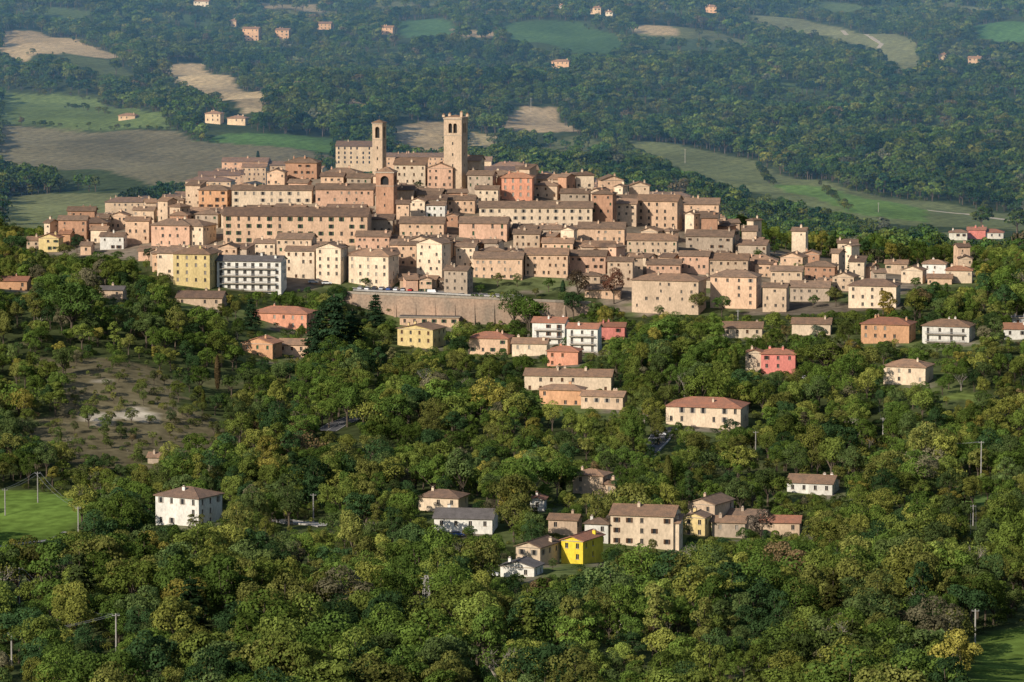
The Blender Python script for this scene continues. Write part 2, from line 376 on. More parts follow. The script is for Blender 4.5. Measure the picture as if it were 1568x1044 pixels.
h(610,640,375,408,'peach','g','old',-6);h(638,690,373,424,'cream','e','old',-24,sp=3.6);h(568,604,336,360,'stone','s','brown',-6)
h(545,600,362,384,'pink','g','old',-6);h(612,684,342,364,'peach','g','old',-6);h(627,654,308,336,'cream','e','old2',-8);h(652,684,314,338,'white','g','old',-6)
h(686,730,306,326,'peach','g','old',-6);h(703,782,342,368,'pink','g','old',-8,regular=True,sp=4,wh=1.8);h(698,732,378,412,'cream','g','old',-12)
h(725,804,396,428,'peach','g','old',-6);h(804,872,390,426,'peach','g','old2',-4,name='restored_house',dens=.9,shut=(2,0));h(872,932,392,418,'pink','g','old',-8)
h(680,724,414,456,'stone','g','old',-18);h(786,830,358,382,'tan','g','old',-8);h(830,880,372,392,'peach','g','old2',-6)
h(968,1083,430,482,'tan','h','old2',-16,name='large_brick_house',sp=4.5,dens=.6,depth=14,pitch=.3);h(1088,1168,424,474,'peach','h','old',-14,sp=4.5,regular=True,depth=12)
h(1168,1210,440,478,'tan','g','old',-14);h(1040,1090,392,420,'pink','g','old',-10);h(1085,1150,398,424,'tan','g','old2',-8)
h(1130,1180,375,396,'stone','g','brown',-14);h(1195,1238,394,412,'peach','e','old2',-22);h(1232,1284,408,430,'brick','h','old',-12)
h(1180,1232,415,440,'tan','g','old',-8);h(1275,1316,424,446,'tan','e','old',-22);h(1210,1275,440,462,'stone','g','old',-8);h(1300,1382,438,472,'cream','h','brown',-14,regular=True,sp=4)
h(1380,1420,414,434,'cream','e','old2',-20);h(1412,1452,404,424,'white','h','old2',-12);h(1448,1492,414,434,'cream','h','orange',-10);h(1355,1392,404,420,'tan','g','old2',-10)
h(1420,1460,426,436,'peach','g','old2',-8);h(930,972,400,440,'tan','g','old',-8);h(990,1045,405,428,'pink','g','old',-6);h(885,960,350,374,'peach','g','old',-6)
h(960,1040,368,390,'tan','g','old2',-6);h(1050,1128,362,386,'stone','g','old',-10)
TOWN=[(55,372),(140,352),(205,325),(300,312),(372,258),(515,250),(720,258),(860,285),(1046,318),(1130,362),(1240,392),(1400,408),(1495,415),(1495,436),(1390,445),(1380,474),(1210,482),(960,484),(900,448),(730,450),(680,456),(530,440),(430,446),(265,442),(235,400),(55,388)]
walls=['peach','cream','tan','tan','stone','peach','tan','cream','cream','brick','pink']
manual=[r for r in RECT]
cnt=0
for vb in list(np.arange(272,476,8.5)):
    u=60+random.random()*20
    while u<1480:
        wpx=random.choice([random.uniform(20,36),random.uniform(34,78)]) if u<1150 else random.uniform(20,34)
        uc=u+wpx/2
        sparse=(uc>1180) or (vb>425 and uc>700)
        if inpoly(np.array([uc]),np.array([vb]),TOWN)[0] and random.random()>(.78 if sparse else .15):
            x,y,z=gp(uc,vb)
            hh=random.uniform(5.2,12);ve=vb-hh/(y/F)
            for (a,b,c,e,yy,mm) in manual:
                if min(b,u+wpx)-max(a,u)>3 and yy>y+1:
                    ve=max(ve,e-5+12) if e-5+12>ve else ve
            if vb-ve>12.5:
                o=house(u,u+wpx-1,ve,vb,random.choice(walls),random.choice('gghse') if wpx<40 else random.choice('ggh'),random.choice(['old','old2','old','brown']),check=True,man=False,dens=random.choice([.4,.6,.75]),sp=random.uniform(3,4.4),ww=random.uniform(.8,1.1),wh=random.uniform(1.1,1.6),rot=None if wpx<40 else random.choice([-3,-6,-10,5]))
                if o: cnt+=1;u+=wpx*.6
        u+=9
print('filled',cnt)
# ------------------------------------------------------------------ outlying houses
HG=len(FOOT)
def hh(*a,**k):
    k.setdefault('regular',True);k.setdefault('sp',4.2);k.setdefault('shut',random.choice([(0,),(2,0),(1,0)]));k.setdefault('name','country_house');k.setdefault('pitch',.33);k.setdefault('cover',random.choice([3,5,8]) if a[3]>470 else 3)
    return house(*a,**k)
hh(233,335,762,806,'white','h','brown',-30,name='white_villa',depth=13,wh=1.7);hh(1021,1150,624,656,'cream','h','red',-14,name='red_roofed_villa',depth=15,wh=1.9)
hh(803,942,576,600,'cream','g','old2',-8,depth=11,name='farmhouse');hh(826,898,597,621,'orange','h','old2',-14,depth=8);hh(890,962,607,628,'tan','g','old2',-14,depth=8)
hh(1355,1434,562,591,'cream','h','old2',-20,name='villa');hh(1166,1223,542,574,'rose','h','red',-8,name='pink_house');hh(1142,1172,540,570,'cream','e','orange',-8)
hh(1107,1171,502,518,'cream','g','old2',-6);hh(1320,1406,497,526,'orange','h','red',-18);hh(1414,1498,500,526,'white','h','old2',-18,bal=True);hh(1538,1600,504,520,'white','g','orange',-8)
hh(384,484,480,502,'salmon','h','red',-18,depth=12);hh(370,430,526,546,'orange','e','orange',-20);hh(425,488,528,546,'peach','g','old2',-8)
hh(608,682,504,534,'yellow','e','old2',-25,depth=12,pitch=.2);hh(612,706,486,502,'peach','f','dark',-4,depth=14);hh(717,786,518,544,'peach','h','red',-12)
hh(784,842,526,546,'cream','g','old2',-8);hh(838,892,538,560,'salmon','h','red',-12);hh(815,872,494,528,'white','g','red',-12,bal=True,name='apartment_house');hh(868,922,503,542,'white','g','red',-12,bal=True,name='apartment_house')
hh(918,960,500,520,'rose','g','red',-8);hh(640,716,762,784,'cream','h','brown',-18,bal=False);hh(664,762,794,818,'white','g','dark',-8)
hh(878,937,728,758,'tan','h','old2',-22,name='stone_farmhouse',wing=1);hh(896,940,802,832,'white','h','old',-14);hh(936,1046,790,840,'cream','g','old2',-12,depth=13,name='hamlet_house')
hh(1000,1048,800,842,'cream','s','old2',-12);hh(1048,1092,792,822,'yellow','e','old',-20);hh(1055,1128,772,808,'tan','e','old',-28,depth=14);hh(1092,1150,800,824,'stone','g','old2',-12)
hh(1118,1180,790,812,'stone','g','old',-14);hh(1166,1232,800,822,'tan','g','red',-8);hh(860,926,828,864,'byellow','e','red',-26,depth=14,name='yellow_house')
hh(790,858,838,866,'cream','e','old',-26,depth=13,pitch=.34);hh(766,832,868,884,'white','e','dark',-20,pitch=.3);hh(840,892,796,820,'tan','g','old2',-14)
hh(1208,1290,740,758,'white','g','old2',-16);hh(812,838,765,782,'white','e','red',-8);hh(0,46,430,444,'orange','g','red',-8);hh(152,192,444,458,'tan','g','dark',-8)
hh(270,345,456,470,'tan','g','brown',-6);hh(1213,1277,496,514,'cream','g','old2',-8);hh(1550,1590,487,500,'grey','f','dark',-8)
hh(224,246,700,712,'stone','g','old2',-8,name='stone_shed')
hh(1452,1482,356,368,'white','h','old2',-8);hh(1480,1510,352,366,'rose','g','red',-8);hh(1500,1538,356,366,'white','h','red',-8)
for a in [(316,344,174,190,'cream'),(350,382,181,192,'cream'),(584,606,42,53,'peach'),(424,448,46,60,'peach'),(374,402,44,62,'peach'),(903,922,12,22,'cream'),(926,940,18,26,'white'),(1078,1098,10,20,'peach'),(844,874,94,104,'peach'),(1433,1450,84,93,'cream'),(1478,1500,89,98,'tan'),(300,326,2,10,'white'),(486,512,36,46,'peach'),(184,214,177,183,'tan'),(855,862,8,14,'white'),(352,368,32,42,'tan')]:
    hh(*a,random.choice('gh'),'old2',-14,name='distant_farmhouse',depth=9)
HE=len(FOOT)
# ------------------------------------------------------------------ fields
FIELDS=[
([(0,192),(265,200),(300,217),(440,224),(512,240),(440,250),(380,262),(310,275),(240,284),(0,248)],(.165,.155,.10)),
([(0,140),(60,144),(150,150),(250,176),(265,198),(0,190)],(.12,.17,.06)),
([(345,206),(515,212),(515,236),(300,215)],(.08,.15,.045)),
([(0,302),(60,297),(200,298),(240,310),(180,325),(110,352),(30,350),(0,345)],(.17,.19,.09)),
([(228,100),(310,97),(410,150),(408,172),(370,175),(340,152),(270,128)],(.40,.33,.21)),
([(0,48),(60,48),(125,62),(215,92),(130,87),(45,84),(40,95),(0,80)],(.38,.31,.20)),
([(600,195),(650,185),(690,188),(690,236),(610,226)],(.36,.29,.18)),([(715,200),(765,208),(760,226),(715,226)],(.32,.28,.17)),
([(765,188),(800,162),(850,165),(886,202),(830,204),(775,198)],(.36,.29,.19)),
([(768,35),(885,33),(960,62),(930,85),(780,62)],(.06,.115,.045)),([(590,35),(690,33),(705,50),(620,58)],(.06,.12,.055)),
([(1130,12),(1290,42),(1400,60),(1420,100),(1380,110),(1340,76),(1260,54),(1150,32)],(.17,.19,.10)),
([(960,215),(1040,222),(1150,245),(1300,290),(1420,308),(1568,332),(1700,360),(1568,354),(1420,347),(1300,332),(1180,303),(1050,264)],(.14,.165,.075)),
([(1180,282),(1260,285),(1420,322),(1420,340),(1300,325)],(.12,.20,.055)),
([(1478,38),(1600,36),(1600,64),(1500,60)],(.08,.17,.06)),([(955,38),(1025,40),(1042,56),(975,52)],(.34,.28,.18)),([(395,2),(480,6),(500,20),(400,14)],(.30,.26,.17)),
([(-60,750),(60,752),(152,768),(152,785),(105,812),(80,835),(-60,845)],(.125,.195,.04)),
([(1438,735),(1510,745),(1512,756),(1445,754)],(.11,.17,.05)),([(1455,758),(1535,760),(1530,776),(1460,772)],(.11,.17,.05)),
([(1488,975),(1640,950),(1640,1100),(1480,1100)],(.12,.18,.04)),([(1448,598),(1500,602),(1498,618),(1450,612)],(.14,.18,.05)),
([(690,44),(765,48),(760,60),(700,55)],(.26,.21,.14)),([(960,140),(1060,148),(1070,156),(990,152)],(.08,.13,.05)),
([(90,80),(170,92),(235,118),(190,116),(110,100)],(.10,.13,.055)),([(540,60),(640,75),(600,84),(540,72)],(.07,.10,.04)),([(20,8),(140,20),(120,30),(20,22)],(.08,.12,.05)),
([(700,5),(790,8),(770,18),(700,14)],(.15,.15,.08)),([(1200,120),(1290,140),(1260,146),(1190,130)],(.07,.11,.04)),([(1460,110),(1560,130),(1568,140),(1470,122)],(.09,.14,.05)),
([(500,150),(560,152),(570,162),(505,160)],(.24,.2,.13)),([(1350,170),(1450,185),(1450,196),(1350,182)],(.08,.12,.04)),([(230,20),(330,30),(320,42),(240,34)],(.07,.11,.045)),([(985,5),(1060,8),(1050,22),(985,18)],(.08,.13,.05)),
([(1440,0),(1568,8),(1568,18),(1440,12)],(.14,.16,.08)),([(560,2),(680,4),(670,14),(560,10)],(.12,.14,.07)),([(1000,60),(1120,66),(1100,80),(1010,76)],(.06,.09,.04)),
([(1250,0),(1330,8),(1300,20),(1240,12)],(.10,.15,.06)),([(430,80),(480,86),(470,96),(430,90)],(.12,.15,.07)),
([(800,634),(905,630),(900,642),(810,644)],(.12,.16,.05)),([(20,880),(95,884),(110,894),(30,896)],(.13,.15,.055)),([(1090,716),(1180,712),(1190,722),(1100,726)],(.12,.13,.055)),([(560,700),(610,698),(620,708),(565,710)],(.11,.13,.05)),([(300,575),(380,585),(370,600),(300,590)],(.13,.13,.06)),
]
SCRUB=[(40,560),(240,555),(330,640),(400,700),(200,725),(60,690)]
BARE=[(125,608),(200,602),(215,645),(165,650),(132,636)]
FW=[]
for poly,c in FIELDS:
    FW.append(([gp(min(max(a,-250),1850),b)[:2] for a,b in poly],c))
SW=[gp(a,b)[:2] for a,b in SCRUB];BW=[gp(a,b)[:2] for a,b in BARE]
def scrubmask(x,y):
    jx=x+9*fbm(x,y,7)+10*fbm(x+99,y,17);jy=y+22*fbm(x,y+300,11)
    return inpoly(jx,jy,SW),inpoly(jx,jy,BW)&(fbm(x,y,4)>-.25)
xs=np.unique(np.concatenate([np.arange(-640,641,5.0),np.arange(-1600,1601,40.0),np.arange(-12000,12001,800.0)]))
ys=np.unique(np.concatenate([np.arange(-6000,700,100.0),np.arange(-40,700,20.0),np.arange(700,2100,4.0),np.arange(2100,5400,8.0),np.arange(5400,7000,50.0),np.arange(7000,20001,1000.0)]))
XX,YY=np.meshgrid(xs,ys);ZZ=H(XX,YY)
nx,ny=len(xs),len(ys)
me=bpy.data.meshes.new('terrain');nv=nx*ny
co=np.stack([XX,YY,ZZ],-1).reshape(-1,3).astype(np.float32)
me.vertices.add(nv);me.vertices.foreach_set('co',co.ravel())
ii,jj=np.meshgrid(np.arange(nx-1),np.arange(ny-1));b=(jj*nx+ii).ravel()
q=np.stack([b,b+1,b+nx+1,b+nx],-1).astype(np.int32);nf=len(q)
me.loops.add(nf*4);me.loops.foreach_set('vertex_index',q.ravel());me.polygons.add(nf)
me.polygons.foreach_set('loop_start',np.arange(0,nf*4,4,dtype=np.int32));me.polygons.foreach_set('loop_total',np.full(nf,4,dtype=np.int32))
me.update(calc_edges=True);me.polygons.foreach_set('use_smooth',np.ones(nf,bool))
px,py=co[:,0],co[:,1]
col=np.zeros((nv,4),np.float32);col[:]=(.06,.075,.03,1)
n_=fbm(px,py,25);col[:,:3]*=(1+.3*n_)[:,None]
far=py>2000;col[far,:3]=(.05,.07,.03)
gp_=fbm(px+900,py*.6,75);gk=far&(gp_>.8);col[gk,:3]=(.13,.15,.07)
for (x_,y_,hw_,hd_) in FOOT[HG:HE]:
    if y_<2000:
        k_=(abs(px-x_)<hw_+8)&(py>y_-hd_-16)&(py<y_+hd_+5);col[k_,:3]=(.11,.135,.05)
        k_=(abs(px-x_-3)<hw_*.6)&(py>y_-hd_-7)&(py<y_+hd_+2);col[k_,:3]=(.20,.175,.13)
tm=(py>1690)&(py<1960);pu,pv=proj(px,py,co[:,2])
tt=tm&inpoly(pu,pv,TOWN);col[tt,:3]=(.20,.165,.125)
tt=tt&((fbm(px,py,12)>.1)&((pv>425)|(pu>1180)));col[tt,:3]=(.10,.12,.05)
a_,b_=scrubmask(px,py);col[a_,:3]=(.14,.12,.07);col[b_,:3]=(.42,.37,.29)
for w_,c in FW: col[inpoly(px,py,w_),:3]=c
at=me.color_attributes.new('ground_cover','FLOAT_COLOR','POINT');at.data.foreach_set('color',col.ravel())
m,nt,N,L=newmat('ground_cover_material')
out=N.new('ShaderNodeOutputMaterial');d=N.new('ShaderNodeBsdfDiffuse');a=N.new('ShaderNodeAttribute');a.attribute_name='ground_cover'
tc=N.new('ShaderNodeTexCoord')
def nz(s,lo,hi,det=4):
    n=N.new('ShaderNodeTexNoise');n.inputs['Scale'].default_value=s;n.inputs['Detail'].default_value=det;L.new(tc.outputs['Object'],n.inputs['Vector'])
    r=N.new('ShaderNodeMapRange');r.inputs[1].default_value=.3;r.inputs[2].default_value=.7;r.inputs[3].default_value=lo;r.inputs[4].default_value=hi;L.new(n.outputs[0],r.inputs[0]);return r.outputs[0]
wv=N.new('ShaderNodeTexWave');wv.inputs['Scale'].default_value=.03;wv.inputs['Distortion'].default_value=4;wv.inputs['Detail'].default_value=3
mp=N.new('ShaderNodeMapping');mp.inputs['Rotation'].default_value=(0,0,.35);L.new(tc.outputs['Object'],mp.inputs[0]);L.new(mp.outputs[0],wv.inputs['Vector'])
wr=N.new('ShaderNodeMapRange');wr.inputs[3].default_value=.93;wr.inputs[4].default_value=1.06;L.new(wv.outputs[1],wr.inputs[0])
m1=N.new('ShaderNodeMath');m1.operation='MULTIPLY';L.new(nz(.012,.72,1.28),m1.inputs[0]);L.new(nz(.25,.68,1.32),m1.inputs[1])
m2=N.new('ShaderNodeMath');m2.operation='MULTIPLY';L.new(m1.outputs[0],m2.inputs[0]);L.new(wr.outputs[0],m2.inputs[1])
vs=N.new('ShaderNodeVectorMath');vs.operation='SCALE';L.new(a.outputs['Color'],vs.inputs[0]);L.new(m2.outputs[0],vs.inputs['Scale'])
L.new(vs.outputs[0],d.inputs[0]);L.new(d.outputs[0],out.inputs[0])
me.materials.append(m);ter=bpy.data.objects.new('terrain',me);scene.collection.objects.link(ter)
# ------------------------------------------------------------------ poles and wires
TOPS={}
def pole(u,vt,vb,name='utility_pole'):
    x,y,z=gp(u,vb);hh_=(vb-vt)*y/F;mb=MB();mb.beam((0,0,-1),(0,0,hh_),.22,.16,0,8);mb.beam((-.9,0,hh_-.5),(.9,0,hh_-.5),.08,.08,0)
    for k in(-.8,0,.8): mb.beam((k,0,hh_-.43),(k,0,hh_-.1),.06,.05,1,6)
    mb.obj(name,[M_WOOD,M_METAL],(x,y,z),0)
    TOPS[u]=np.array([x,y,z+hh_-.1])
    RECT.append((u-3,u+3,vt,vb-(vb-vt)*.25,y,True))
for a in [(8,748,790),(30,868,925),(178,938,1000),(18,968,1020),(58,722,770),(120,775,815),(1502,675,742),(1493,932,990),(1352,640,668),(1490,772,805),(480,755,800),(1340,508,525),(1049,228,250),(813,150,172),(1345,310,325),(1157,660,700),(1130,475,495)]: pole(*a)
def wires(a,b):
    mb=MB();A,B=TOPS[a],TOPS[b];L_=np.linalg.norm(B-A)
    for k in(-.8,.8):
        pr=None
        for i in range(13):
            t=i/12;p=A*(1-t)+B*t+np.array([k,0,-4*t*(1-t)*L_*.03])
            if pr is not None: mb.beam(pr,p,.03,.03,0,3)
            pr=p
    mb.obj('power_line',[M_METAL])
for a,b in [(8,58),(58,120),(18,178),(30,178),(1490,1493),(1502,1352),(1352,1340)]: wires(a,b)
def pylon(u,vt,vb):
    x,y,z=gp(u,vb);h_=(vb-vt)*y/F;mb=MB();w0,w1=1.2,.35
    lv=9
    for s in range(lv):
        t0,t1=s/lv,(s+1)/lv;a=w0+(w1-w0)*t0;b=w0+(w1-w0)*t1
        c0=[(sx*a,sy*a,h_*t0) for sx,sy in((-1,-1),(1,-1),(1,1),(-1,1))];c1=[(sx*b,sy*b,h_*t1) for sx,sy in((-1,-1),(1,-1),(1,1),(-1,1))]
        for i in range(4): j=(i+1)%4;mb.beam(c0[i],c1[i],.1,.1,0);mb.beam(c0[i],c1[j],.05,.05,0);mb.beam(c1[i],c1[j],.05,.05,0)
    for k in(.8,.93): mb.beam((-1.8,0,h_*k),(1.8,0,h_*k),.1,.1,0)
    mb.obj('lattice_pylon',[M_WOOD],(x,y,z),.3);RECT.append((u-9,u+9,vt,vb-36,y,True))
pylon(653,880,942)
for a,b_,c,e in [(500,548,640,660),(1000,1030,648,688),(432,500,793,806),(540,720,436,452),(488,540,452,520),(560,590,450,490),(372,398,462,490)]: RECT.append((a,b_,c,e-2,gp((a+b_)/2,e+(36 if 480<a<500 and c<500 else 0))[1],True))
# ------------------------------------------------------------------ tree templates (10 m tall)
def leaves(P,Nn,size,R):
    n=len(P);Nn=Nn/(np.linalg.norm(Nn,axis=1,keepdims=True)+1e-9)
    r=R.normal(size=(n,3));a=np.cross(Nn,r);a/=np.linalg.norm(a,axis=1,keepdims=True)+1e-9;b=np.cross(Nn,a)
    s=(size*R.uniform(.6,1.35,n))[:,None]
    V=np.stack([P-a*s*.5,P+b*s*.38-a*s*.05,P+a*s*.55,P-b*s*.38],1).reshape(-1,3)
    return V
def mk(name,V,trunk=None,mats=None):
    nq=len(V)//4
    mb=trunk or MB()
    k=len(mb.v);mb.v+=[tuple(p) for p in V];mb.f+=[(k+4*i,k+4*i+1,k+4*i+2,k+4*i+3) for i in range(nq)];mb.m+=[0]*nq
    return mb.mesh(name,mats or [LEAF_I,M_BARK])
def broad(name,seed,nl,nleaf,size,rx=3.6,rz=3.2,zc=6.0,lr=(1.2,2.0),trunkm=M_BARK):
    R=np.random.default_rng(seed);tb=MB()
    C=[];
    for i in range(nl):
        v=R.normal(size=3);v/=np.linalg.norm(v);rr=R.uniform(.35,1)**.6
        C.append((v[0]*rx*rr*.72,v[1]*rx*rr*.72,zc+v[2]*rz*rr*.75,R.uniform(*lr)))
    C.append((0,0,zc,rx*.5));C=np.array(C)
    tb.beam((0,0,-1),(0.1,0,zc*.55),.28,.17,1,6)
    for c in C[:7]: tb.beam((0.1,0,zc*.45),(c[0],c[1],c[2]),.12,.04,1,4)
    k=R.integers(0,len(C),nleaf);v=R.normal(size=(nleaf,3));v/=np.linalg.norm(v,axis=1,keepdims=True);v[:,2]=np.where(v[:,2]<-.3,-v[:,2],v[:,2])
    rad=C[k,3]*R.uniform(.78,1.1,nleaf);P=C[k,:3]+v*rad[:,None]*[1,1,.85]
    D=np.linalg.norm(P[:,None]-C[None,:,:3],axis=2)/C[None,:,3];inside=(D<.72).any(1);P=P[~inside];v=v[~inside]
    Nn=v+R.normal(size=v.shape)*.4
    return mk(name,leaves(P,Nn,size,R),tb,[LEAF_I,trunkm])
def conifer(name,seed,nleaf,size,r=2.6,tiers=12):
    R=np.random.default_rng(seed);tb=MB();tb.beam((0,0,-1),(0,0,9.6),.25,.04,1,6)
    Pl=[];Nl=[]
    for t in range(tiers):
        z=1.5+8.2*t/tiers;rr=r*(1-t/tiers)**.8+.25
        nb=9
        for bq in range(nb):
            an=R.random()*6.28;L_=rr*R.uniform(.75,1.15);n=int(nleaf/tiers/nb*(.4+1.2*(1-t/tiers)))+4
            s=R.uniform(.1,1,n)**.7;
            P=np.stack([np.cos(an)*L_*s,np.sin(an)*L_*s,z-s*L_*.18+R.normal(size=n)*.1],1)+R.normal(size=(n,3))*[.22,.22,.08]
            Pl.append(P);Nl.append(np.tile([math.cos(an)*.5,math.sin(an)*.5,.8],(n,1))+R.normal(size=(n,3))*.35)
            tb.beam((0,0,z),(math.cos(an)*L_*.9,math.sin(an)*L_*.9,z-L_*.15),.05,.02,1,3)
    return mk(name,leaves(np.concatenate(Pl),np.concatenate(Nl),size,R),tb)
def cypress(name,seed,nleaf,size,r=1.0):
    R=np.random.default_rng(seed);tb=MB();tb.beam((0,0,-1),(0,0,9),.2,.04,1,6)
    t=R.random(nleaf);z=.6+9.2*t;rr=r*np.sin(np.pi*np.clip(t*.9+.08,0,1))**.6*R.uniform(.8,1.1,nleaf);an=R.random(nleaf)*6.28
    P=np.stack([rr*np.cos(an),rr*np.sin(an),z],1);Nn=np.stack([np.cos(an),np.sin(an),.3+0*an],1)+R.normal(size=(nleaf,3))*.3
    return mk(name,leaves(P,Nn,size,R),tb)
def bare(name,seed,twl=350,mat=M_BARE):
    R=np.random.default_rng(seed);tb=MB();ends=[]
    def br(p,d,l,r,lv):
        q=p+d*l;tb.beam(p,q,r,r*.65,1,5 if lv<2 else 3)
        if lv>=4: ends.append(q);return
        for i in range(3 if lv<3 else 4):
            nd=d+R.normal(size=3)*.42;nd[2]=abs(nd[2])*.9+.15;nd/=np.linalg.norm(nd);br(q-d*l*R.uniform(0,.35),nd,l*R.uniform(.58,.8),r*.55,lv+1)
    br(np.array([0,0,-.5]),np.array([.03,0,1.]),3.6,.26,0)
    E=np.array(ends);k=R.integers(0,len(E),twl);P=E[k]+R.normal(size=(twl,3))*.35
    return mk(name,leaves(P,R.normal(size=P.shape),.3,R),tb,[LEAF_I,mat])
TC=bpy.data.collections.new('tree_species')
def tmpl(me):
    o=bpy.data.objects.new(me.name,me);TC.objects.link(o);return me
tm_=[]
S=.31
tm_.append(tmpl(broad('species_00',1,15,4600,S,3.6,3.2,6.0,(1.0,1.7))))
tm_.append(tmpl(broad('species_01',2,22,5000,S,4.1,3.0,5.8,(.8,1.6))))
tm_.append(tmpl(broad('species_02',3,15,4200,S,2.9,3.6,6.0,(.9,1.5))))
tm_.append(tmpl(broad('species_03',4,26,5200,S,4.5,2.9,5.6,(.7,1.5))))
tm_.append(tmpl(broad('species_04',5,20,2800,.29,3.3,3.6,6.0,(.6,1.2))))
tm_.append(tmpl(broad('species_05',6,11,2600,S,2.1,4.3,5.9,(.8,1.3))))
tm_.append(tmpl(conifer('species_06',7,4200,.38)))
tm_.append(tmpl(cypress('species_07',8,2000,.32)))
tm_.append(tmpl(bare('species_08',9)))
tm_.append(tmpl(broad('species_09',10,9,1500,.5,4.6,3.2,3.2,(1.6,2.6))))
for i in range(4): tm_.append(tmpl(broad('species_%02d'%(10+i),20+i,11,560,.85,3.7+.3*i,3.2,5.4,(1.2,2.0))))
# ------------------------------------------------------------------ scatter
def scatter(x0f,ya,yb,step,seed):
    R=np.random.default_rng(seed)
    Y=np.arange(ya,yb,step)
    P=[]
    for y in Y:
        X=np.arange(-x0f*y,x0f*y,step);P.append(np.stack([X,np.full_like(X,y)],1))
    P=np.concatenate(P);P+=R.uniform(-.55,.55,P.shape)*step;return P
def keep(P,hgt,wid):
    """True where a tree of this height neither stands on nor hides a field/house"""
    x,y=P[:,0],P[:,1];z=H(x,y);u,vb=proj(x,y,z);_,vt=proj(x,y,z+hgt*.9);ppm=F/y;hwp=wid*.5*ppm*.75
    ok=np.ones(len(P),bool)
    for (poly,c),(wp,_) in zip(FIELDS,FW):
        ok&=~inpoly(x,y,wp)
        ok&=~(inpoly(u,vt+(vb-vt)*.25,poly)&(y>650))
    for (a,b_,c,e,yy,mm) in RECT:
        pad=2 if b_-a<20 or yy>1700 else 4
        hit=(u+hwp>a+pad)&(u-hwp<b_-pad)&(vt<e-2)&(vb>c)&(y<yy+2)
        ok&=~hit
    for (a,b_,c,e) in FOOT:
        ok&=~((abs(x-a)<c+wid*.25)&(abs(y-b_)<e+wid*.25))
    inT=inpoly(u,vb,TOWN)&(y<1990)&(y>1650);ok&=~inT
    for fr_ in(.15,.6):
        ok&=~(inpoly(u,vt+(vb-vt)*fr_+3,TOWN)&(y<1960))
    return ok
PAL=np.array([(.065,.105,.022),(.082,.125,.024),(.118,.150,.032),(.034,.066,.024),(.130,.138,.036),(.070,.100,.032),(.160,.172,.038),(.20,.18,.04),(.14,.10,.05),(.13,.12,.07)])
PW=np.array([.18,.18,.15,.15,.11,.1,.08,.02,.01,.02])
pts=[];scl=[];idx=[];tin=[];rot=[]
def addtrees(P,hgt,wf,ids,tint):
    z=H(P[:,0],P[:,1])-.3
    pts.append(np.stack([P[:,0],P[:,1],z],1));s=hgt/10;scl.append(np.stack([s*wf,s*wf,s],1));idx.append(ids);tin.append(tint);rot.append(rng.random(len(P))*6.28)
def tints(n,P,dark=1.0):
    k=rng.choice(len(PAL),n,p=PW/PW.sum());c=PAL[k]*rng.uniform(.72,1.35,(n,1))*dark
    c*= (1+.32*fbm(P[:,0],P[:,1],22))[:,None]
    warm=np.clip(fbm(P[:,0]+500,P[:,1],30)-.3,0,1)[:,None];c=c*(1-warm*.5)+np.array([.16,.17,.035])*warm*.5
    return c
WALLPX=[(525,448),(905,462),(905,500),(530,480)]
def zone(P,hr,seed):
    n=len(P);r_=rng.random(n);hg=(hr[0]+(hr[1]-hr[0])*r_**1.5)*(1+.25*fbm(P[:,0],P[:,1],28));wf=rng.uniform(.8,1.2,n)
    scr,br_=scrubmask(P[:,0],P[:,1]);drop=(scr&(rng.random(n)<.15))|br_;hg=np.where(scr,hg*rng.uniform(.25,.6,n),hg)
    x,y=P[:,0],P[:,1];z=H(x,y);u,vb=proj(x,y,z);_,vt=proj(x,y,z+hg*.85)
    ww_=inpoly(u,vt+2,WALLPX)&(y<1735)|inpoly(u,vb,[(510,436),(905,455),(905,470),(510,455)])
    hg=np.where(ww_,hg*.4,hg)
    k1=keep(P,hg,hg*.7)&~drop
    ids=rng.choice(10,n,p=[.19,.19,.15,.18,.14,.07,.008,.007,.015,.05]);
    t=tints(n,P);t[scr]=t[scr]*.75+np.array([.11,.10,.05])*.3
    t[ids==6]*=.55;t[ids==7]*=.55
    addtrees(P[k1],hg[k1],wf[k1],ids[k1],t[k1])
    r=~k1&~drop;P2=P[r];h2=rng.uniform(1.6,6,len(P2));k2=keep(P2,h2,h2*1.2)&(rng.random(len(P2))<.9)
    addtrees(P2[k2],h2[k2]*1.1,rng.uniform(.8,1.3,k2.sum()),rng.choice([9,1,3,0],k2.sum()),tints(k2.sum(),P2[k2]))
zone(scatter(.155,770,1250,8.2,1),(9,20),1)
zone(scatter(.15,1250,1750,7.4,2),(7,16),2)
zone(scatter(.15,1750,2060,7.8,3),(6.5,12),3)
P=scatter(.15,780,1760,9,5);hs=rng.uniform(1.5,5,len(P));k=keep(P,hs,hs*1.5);k&=~(scrubmask(P[:,0],P[:,1])[1])
addtrees(P[k],hs[k],rng.uniform(.9,1.4,k.sum()),np.full(k.sum(),9),tints(k.sum(),P[k],.9))
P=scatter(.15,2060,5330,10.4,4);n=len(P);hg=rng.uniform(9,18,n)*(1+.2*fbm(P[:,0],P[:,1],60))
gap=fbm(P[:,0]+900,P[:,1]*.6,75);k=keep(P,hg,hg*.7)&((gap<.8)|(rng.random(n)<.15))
t=tints(n,P,.9);t=t*np.array([.75,.9,1.05]);addtrees(P[k],hg[k],rng.uniform(.85,1.15,k.sum()),rng.integers(10,14,k.sum()),t[k])  # far foliage shifted to blue: distance haze put into the leaf colour
HP=[]
